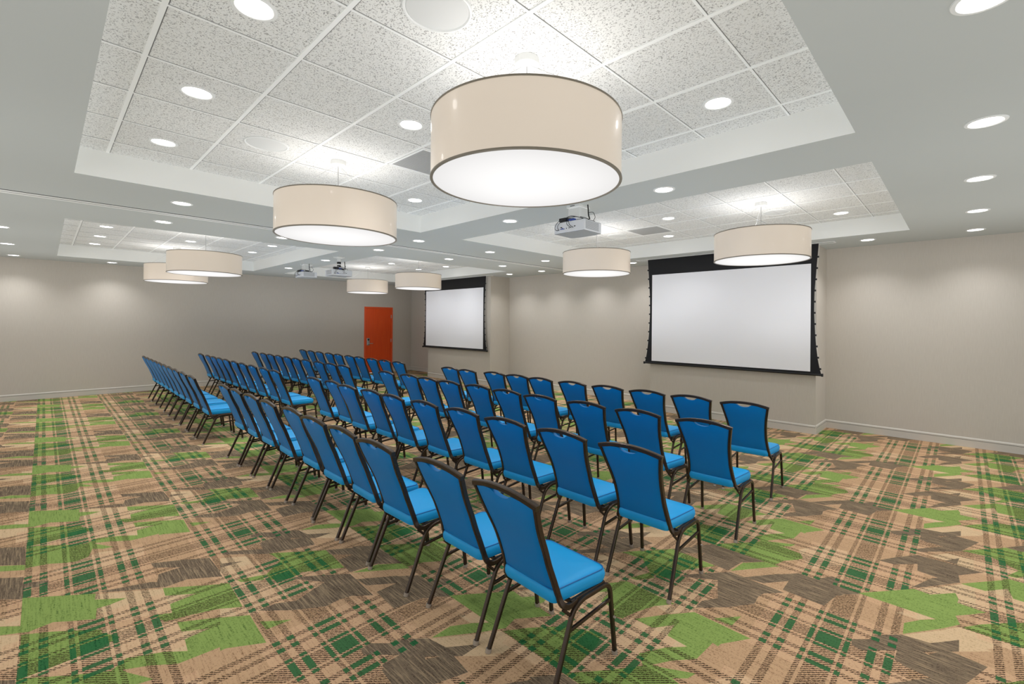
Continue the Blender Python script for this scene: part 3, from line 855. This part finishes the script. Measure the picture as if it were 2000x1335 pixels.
# ------------------------------------------------------------------ ceiling speakers and vents
def speaker(x, y, label):
    t = thing('ceiling_speaker', label, 'speaker', (x, y, HT), group='round ceiling speakers')
    bm = bmesh.new(); lathe(bm, [(0, -0.006), (0.145, -0.006), (0.150, -0.004)], 48)
    obj('grille', bm, M['speaker'], t)
    bm = bmesh.new(); lathe(bm, [(0.150, -0.005), (0.155, -0.011), (0.163, -0.010), (0.167, -0.0005), (0.150, -0.0005)], 48)
    obj('rim', bm, M['trimring'], t, True)
speaker(1.29, 4.27, 'round flat ceiling speaker above and left of the second drum lamp')
speaker(1.29, 1.83, 'round flat ceiling speaker at the top edge of the photo')
speaker(6.68, 1.81, 'round flat ceiling speaker just behind the third drum lamp stem')
speaker(6.71, 4.27, 'round flat ceiling speaker behind the near projector')
def vent(x0, y0, label):
    t = thing('air_vent', label, 'vent', (x0+0.305, y0+0.305, HT), group='square grey return air vents')
    bm = bmesh.new()
    for a, b2, c, d_ in ((-.285, .285, -.285, -.262), (-.285, .285, .262, .285), (-.285, -.262, -.262, .262), (.262, .285, -.262, .262)):
        box(bm, a, b2, c, d_, -0.007, -0.001)
    obj('frame', bm, M['grid'], t)
    bm = bmesh.new()
    for k in range(24): 
        yy = -0.256 + k*0.0223
        box(bm, -0.262, 0.262, yy-0.0085, yy+0.0085, -0.005, -0.002)
    obj('grille', bm, M['vent'], t)
    bm = bmesh.new(); box(bm, -0.262, 0.262, -0.262, 0.262, -0.0018, -0.0008)
    obj('backing', bm, M['vent_back'], t)
vent(2.214, 3.35, 'square grey return air vent left of the closest drum lamp')
vent(6.385, 3.35, 'square grey return air vent between two recessed lights, above the near screen')

# ------------------------------------------------------------------ projection screens
def screen(y0, yshift_label, label):
    t = thing('projection_screen', label, 'screen', (8.2, y0, 0), group='motorised projection screens')
    # local y grows to the left in the photo; y=0 at the middle
    def hw(z):
        pts = [(0.945, 1.490), (1.05, 1.464), (1.2, 1.440), (1.5, 1.408), (1.9, 1.390), (2.2, 1.393), (2.6, 1.420), (2.8, 1.436), (HS, 1.445)]
        for (a, wa), (b2, wb) in zip(pts, pts[1:]):
            if z <= b2: return wa + (wb-wa)*(z-a)/(b2-a)
        return pts[-1][1]
    bm = bmesh.new()
    zs = [0.945+(HS-0.945)*k/24 for k in range(25)]
    L1 = [bm.verts.new((0, hw(z), z)) for z in zs]; R1 = [bm.verts.new((0, -hw(z), z)) for z in zs]
    for k in range(24): bm.faces.new([L1[k], R1[k], R1[k+1], L1[k+1]])
    obj('border', bm, M['black_fab'], t)
    bm = bmesh.new(); box(bm, -0.006, -0.002, -1.346, 1.346, 0.972, 2.642)
    obj('viewing_surface', bm, M['screen'], t)
    bm = bmesh.new(); ring_sweep(bm, [Vector((0, -1.495, 0.928)), Vector((0, 1.495, 0.928))], rsect(0.034, 0.034, .45, 4), up=Vector((0, 0, 1)))
    bar = obj('bottom_bar', bm, M['black'], t, True)
    for s in (-1, 1):
        bm = bmesh.new(); box(bm, -0.022, 0.022, s*1.505-0.012, s*1.505+0.012, 0.905, 0.951, 0.004)
        obj('end_cap', bm, M['black'], bar)
        bm = bmesh.new()
        ring_sweep(bm, spline([(0, s*(hw(z)+0.012), z) for z in (0.95, 1.2, 1.5, 1.9, 2.3, 2.6, HS-.005)], 4), csect(0.0022, 6))
        cord = obj('tension_cord', bm, M['trimring'], t, True)
        bm = bmesh.new()
        for k in range(11):
            z = 1.02 + k*0.172
            box(bm, -0.004, 0.004, s*(hw(z)+0.008)-0.012, s*(hw(z)+0.008)+0.012, z-0.014, z+0.014)
        obj('cord_tabs', bm, M['black'], cord)
    bm = bmesh.new()
    for a, b2, c, d_ in ((-.09, -.06, -1.66, 1.66), (.06, .075, -1.66, 1.66) , (-.06, .06, -1.66, -1.64), (-.06, .06, 1.64, 1.66)):
        box(bm, a, b2, c, d_, HS-0.009, HS-0.001)
    obj('slot_trim', bm, M['trimring'], t)
    bm = bmesh.new(); box(bm, -0.0599, 0.0599, -1.6399, 1.6399, HS-0.004, HS-0.001)
    obj('slot_cover', bm, M['white_paint'], t)
    return t
screen(3.066, '', 'large white projection screen with black border, the nearer one on the right')
screen(10.756, '', 'white projection screen with black border, the farther and smaller looking one')

# ------------------------------------------------------------------ projectors
def tube(bm, pts, r): ring_sweep(bm, spline(pts, 5), csect(r, 6), up=Vector((0.3, 0.2, 1)).normalized())
def projector(x, y, rz, label, pole=False):
    drop = 0.075 if pole else 0.0
    HS = 2.947 + drop
    t = thing('projector', label, 'projector', (x, y, -drop), rz, 'white ceiling projectors')
    z0, z1 = 2.648, 2.762
    w = 0.2
    bm = bmesh.new()
    # body: bowed underside, bevelled box  (rear with ports faces -x)
    box(bm, -0.15, 0.16, -w, w, z0, z1, 0.010, 3)
    body = obj('body', bm, M['proj'], t, False)
    bm = bmesh.new()
    pts = [(-0.145, -w+.005), (0.155, -w+.005), (0.172, -0.08), (0.172, 0.08), (0.155, w-.005), (-0.145, w-.005)]
    A = [bm.verts.new((a, b2, z0-0.004)) for a, b2 in pts]; B = [bm.verts.new((a, b2, z0+0.002)) for a, b2 in pts]
    bm.faces.new(A); bm.faces.new(B[::-1])
    for k in range(6): bm.faces.new([A[k], A[(k+1) % 6], B[(k+1) % 6], B[k]])
    obj('bottom_plate', bm, M['proj_bottom'], body)
    for s in (-1, 1):
        bm = bmesh.new()
        for k in range(9):
            zz = z0+0.016+k*0.0098
            box(bm, -0.125, 0.105, s*(w+0.001)-0.002, s*(w+0.001)+0.002, zz, zz+0.0055)
        obj('side_vent', bm, M['proj_vent'], body)
    bm = bmesh.new()
    ring_sweep(bm, [Vector((0.15, 0.05, 2.708)), Vector((0.185, 0.05, 2.708))], csect(0.045, 24), up=Vector((0, 0, 1)))
    obj('lens', bm, M['glass'], body, True)
    bm = bmesh.new()
    for yy, ww, zz in ((0.155, .012, 2.682), (0.135, .012, 2.682), (-0.005, .008, 2.690), (-0.03, .008, 2.690), (-0.055, .008, 2.690), (-0.08, .016, 2.700), (0.03, .008, 2.690), (0.10, 0.02, 2.705)):
        box(bm, -0.1525, -0.1495, yy-ww/2, yy+ww/2, zz-0.005, zz+0.005)
    obj('ports', bm, M['black'], body)
    bm = bmesh.new()
    box(bm, -0.1528, -0.1495, 0.055, 0.115, 2.683, 2.690); box(bm, -0.1528, -0.1495, 0.075, 0.095, 2.694, 2.700)
    obj('blue_ports', bm, M['blueport'], body)
    # mount
    bm = bmesh.new()
    if pole:
        box(bm, -0.08, 0.08, -0.08, 0.08, HS-0.02, HS-0.001, 0.004)
        lathe(bm, [(0, 2.80), (0.032, 2.80), (0.032, HS-0.02), (0, HS-0.02)], 20)
        mt = obj('ceiling_mount', bm, M['trimring'], t)
        bm = bmesh.new(); lathe(bm, [(0.0, 2.885), (0.037, 2.885), (0.037, 2.925), (0.0, 2.925)], 20); lathe(bm, [(0.0, 2.835), (0.036, 2.835), (0.036, 2.86), (0.0, 2.86)], 20)
        obj('collar', bm, M['black'], mt)
    else:
        box(bm, -0.09, 0.11, -0.085, 0.085, HS-0.028, HS-0.001, 0.005)
        box(bm, -0.065, 0.085, -0.08, 0.08, 2.80, HS-0.03, 0.012)
        mt = obj('ceiling_mount', bm, M['trimring'], t)
        bm = bmesh.new(); box(bm, -0.0915, -0.0895, -0.03, 0.03, HS-0.018, HS-0.011)
        obj('mount_slot', bm, M['groove'], mt)
    bm = bmesh.new()
    for a, b2 in ((-0.08, -0.07), (0.09, -0.07), (-0.08, 0.07), (0.09, 0.07)):
        box(bm, min(a, 0)-0.008, max(a, 0)+0.008, b2-0.008, b2+0.008, 2.770, 2.782)
        box(bm, a-0.008, a+0.008, b2-0.008, b2+0.008, 2.758, 2.782)
    box(bm, -0.02, 0.03, -0.09, 0.09, 2.778, 2.803)
    obj('bracket', bm, M['black'], mt)
    # small black box and cables
    bm = bmesh.new(); box(bm, -0.13, -0.07, 0.06, 0.15, 2.775, 2.812, 0.003); box(bm, -0.135, 0.02, 0.12, 0.135, 2.764, 2.775)
    obj('receiver_box', bm, M['black'], t)
    bm = bmesh.new()
    tube(bm, [(-0.10, 0.09, 2.79), (-0.155, 0.11, 2.785), (-0.185, 0.15, 2.73), (-0.175, 0.165, 2.69), (-0.152, 0.155, 2.682)], 0.0028)
    tube(bm, [(-0.10, 0.08, 2.79), (-0.155, 0.09, 2.78), (-0.175, 0.13, 2.72), (-0.152, 0.135, 2.682)], 0.0028)
    tube(bm, [(-0.08, 0.02, 2.80), (-0.155, 0.0, 2.785), (-0.185, 0.0, 2.73), (-0.17, -0.02, 2.70), (-0.152, -0.03, 2.692)], 0.003)
    tube(bm, [(-0.08, 0.01, 2.80), (-0.16, -0.01, 2.78), (-0.18, -0.03, 2.72), (-0.152, -0.055, 2.692)], 0.003)
    tube(bm, [(-0.12, 0.14, 2.79), (-0.09, 0.05, 2.815), (-0.06, -0.03, 2.82), (-0.05, -0.12, 2.80), (-0.02, -0.17, 2.775)], 0.0035)
    tube(bm, [(-0.11, 0.10, 2.80), (-0.10, 0.02, 2.825), (-0.07, -0.06, 2.81), (0.0, -0.13, 2.785), (0.08, -0.17, 2.772)], 0.0035)
    tube(bm, [(0.02, -0.12, 2.945), (0.02, -0.125, 2.90), (0.02, -0.13, 2.84), (0.03, -0.14, 2.79)], 0.007)
    tube(bm, [(0.02, -0.13, 2.86), (0.06, -0.16, 2.865), (0.09, -0.165, 2.82), (0.08, -0.15, 2.78)], 0.003)
    obj('cables', bm, M['black'], t, True)
    bm = bmesh.new(); box(bm, -0.10, -0.05, -0.02, 0.06, 2.785, 2.80, 0.003)
    obj('cable_wrap', bm, M['blueport'], t)
projector(3.95, 3.012, 0, 'white ceiling projector with loose black cables, nearest of the three')
projector(3.98, 10.50, 0, 'white ceiling projector on a short mount, left one of the far pair')
projector(3.975, 8.85, PI/2, 'white ceiling projector on a black and white pole, right one of the far pair', True)

# ------------------------------------------------------------------ light and camera
w = bpy.data.worlds.new('world'); sc.world = w; w.use_nodes = True
bg = w.node_tree.nodes['Background']; bg.inputs[0].default_value = (0.97, 0.985, 1.0, 1); bg.inputs[1].default_value = 0.6

# added upward fill lamps standing in for light bounced off the floor
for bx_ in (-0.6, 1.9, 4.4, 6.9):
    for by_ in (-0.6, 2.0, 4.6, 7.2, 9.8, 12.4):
        l = lamp('bounce_fill', 'SPOT', (bx_, by_, 1.0), 25, (0.96, 0.98, 1.0), rot=(PI, 0, 0), spot_size=math.radians(176), spot_blend=1.0, shadow_soft_size=0.0)
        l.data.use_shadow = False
cam = bpy.data.cameras.new('camera'); co = bpy.data.objects.new('camera', cam); COL.objects.link(co)
sc.camera = co
cam.sensor_fit = 'HORIZONTAL'; cam.sensor_width = 36.0
cam.lens = 897.52/2000*36.0
cam.shift_x = -(1026.987-1000)/2000
cam.shift_y = -37.02/2000
cam.clip_start = 0.05; cam.clip_end = 100
a = math.radians(43.6382); r = math.radians(0.462)
fw = Vector((math.cos(a), math.sin(a), 0)); rt = Vector((math.sin(a), -math.cos(a), 0)); up = Vector((0, 0, 1))
rt2 = rt*math.cos(r) + up*math.sin(r); up2 = -rt*math.sin(r) + up*math.cos(r)
Mx = Matrix((( rt2.x, up2.x, -fw.x, 0), (rt2.y, up2.y, -fw.y, 0), (rt2.z, up2.z, -fw.z, CAM_H), (0, 0, 0, 1)))
co.matrix_world = Mx
sc.view_settings.view_transform = 'Standard'
sc.view_settings.look = 'None'
sc.view_settings.exposure = 0.66
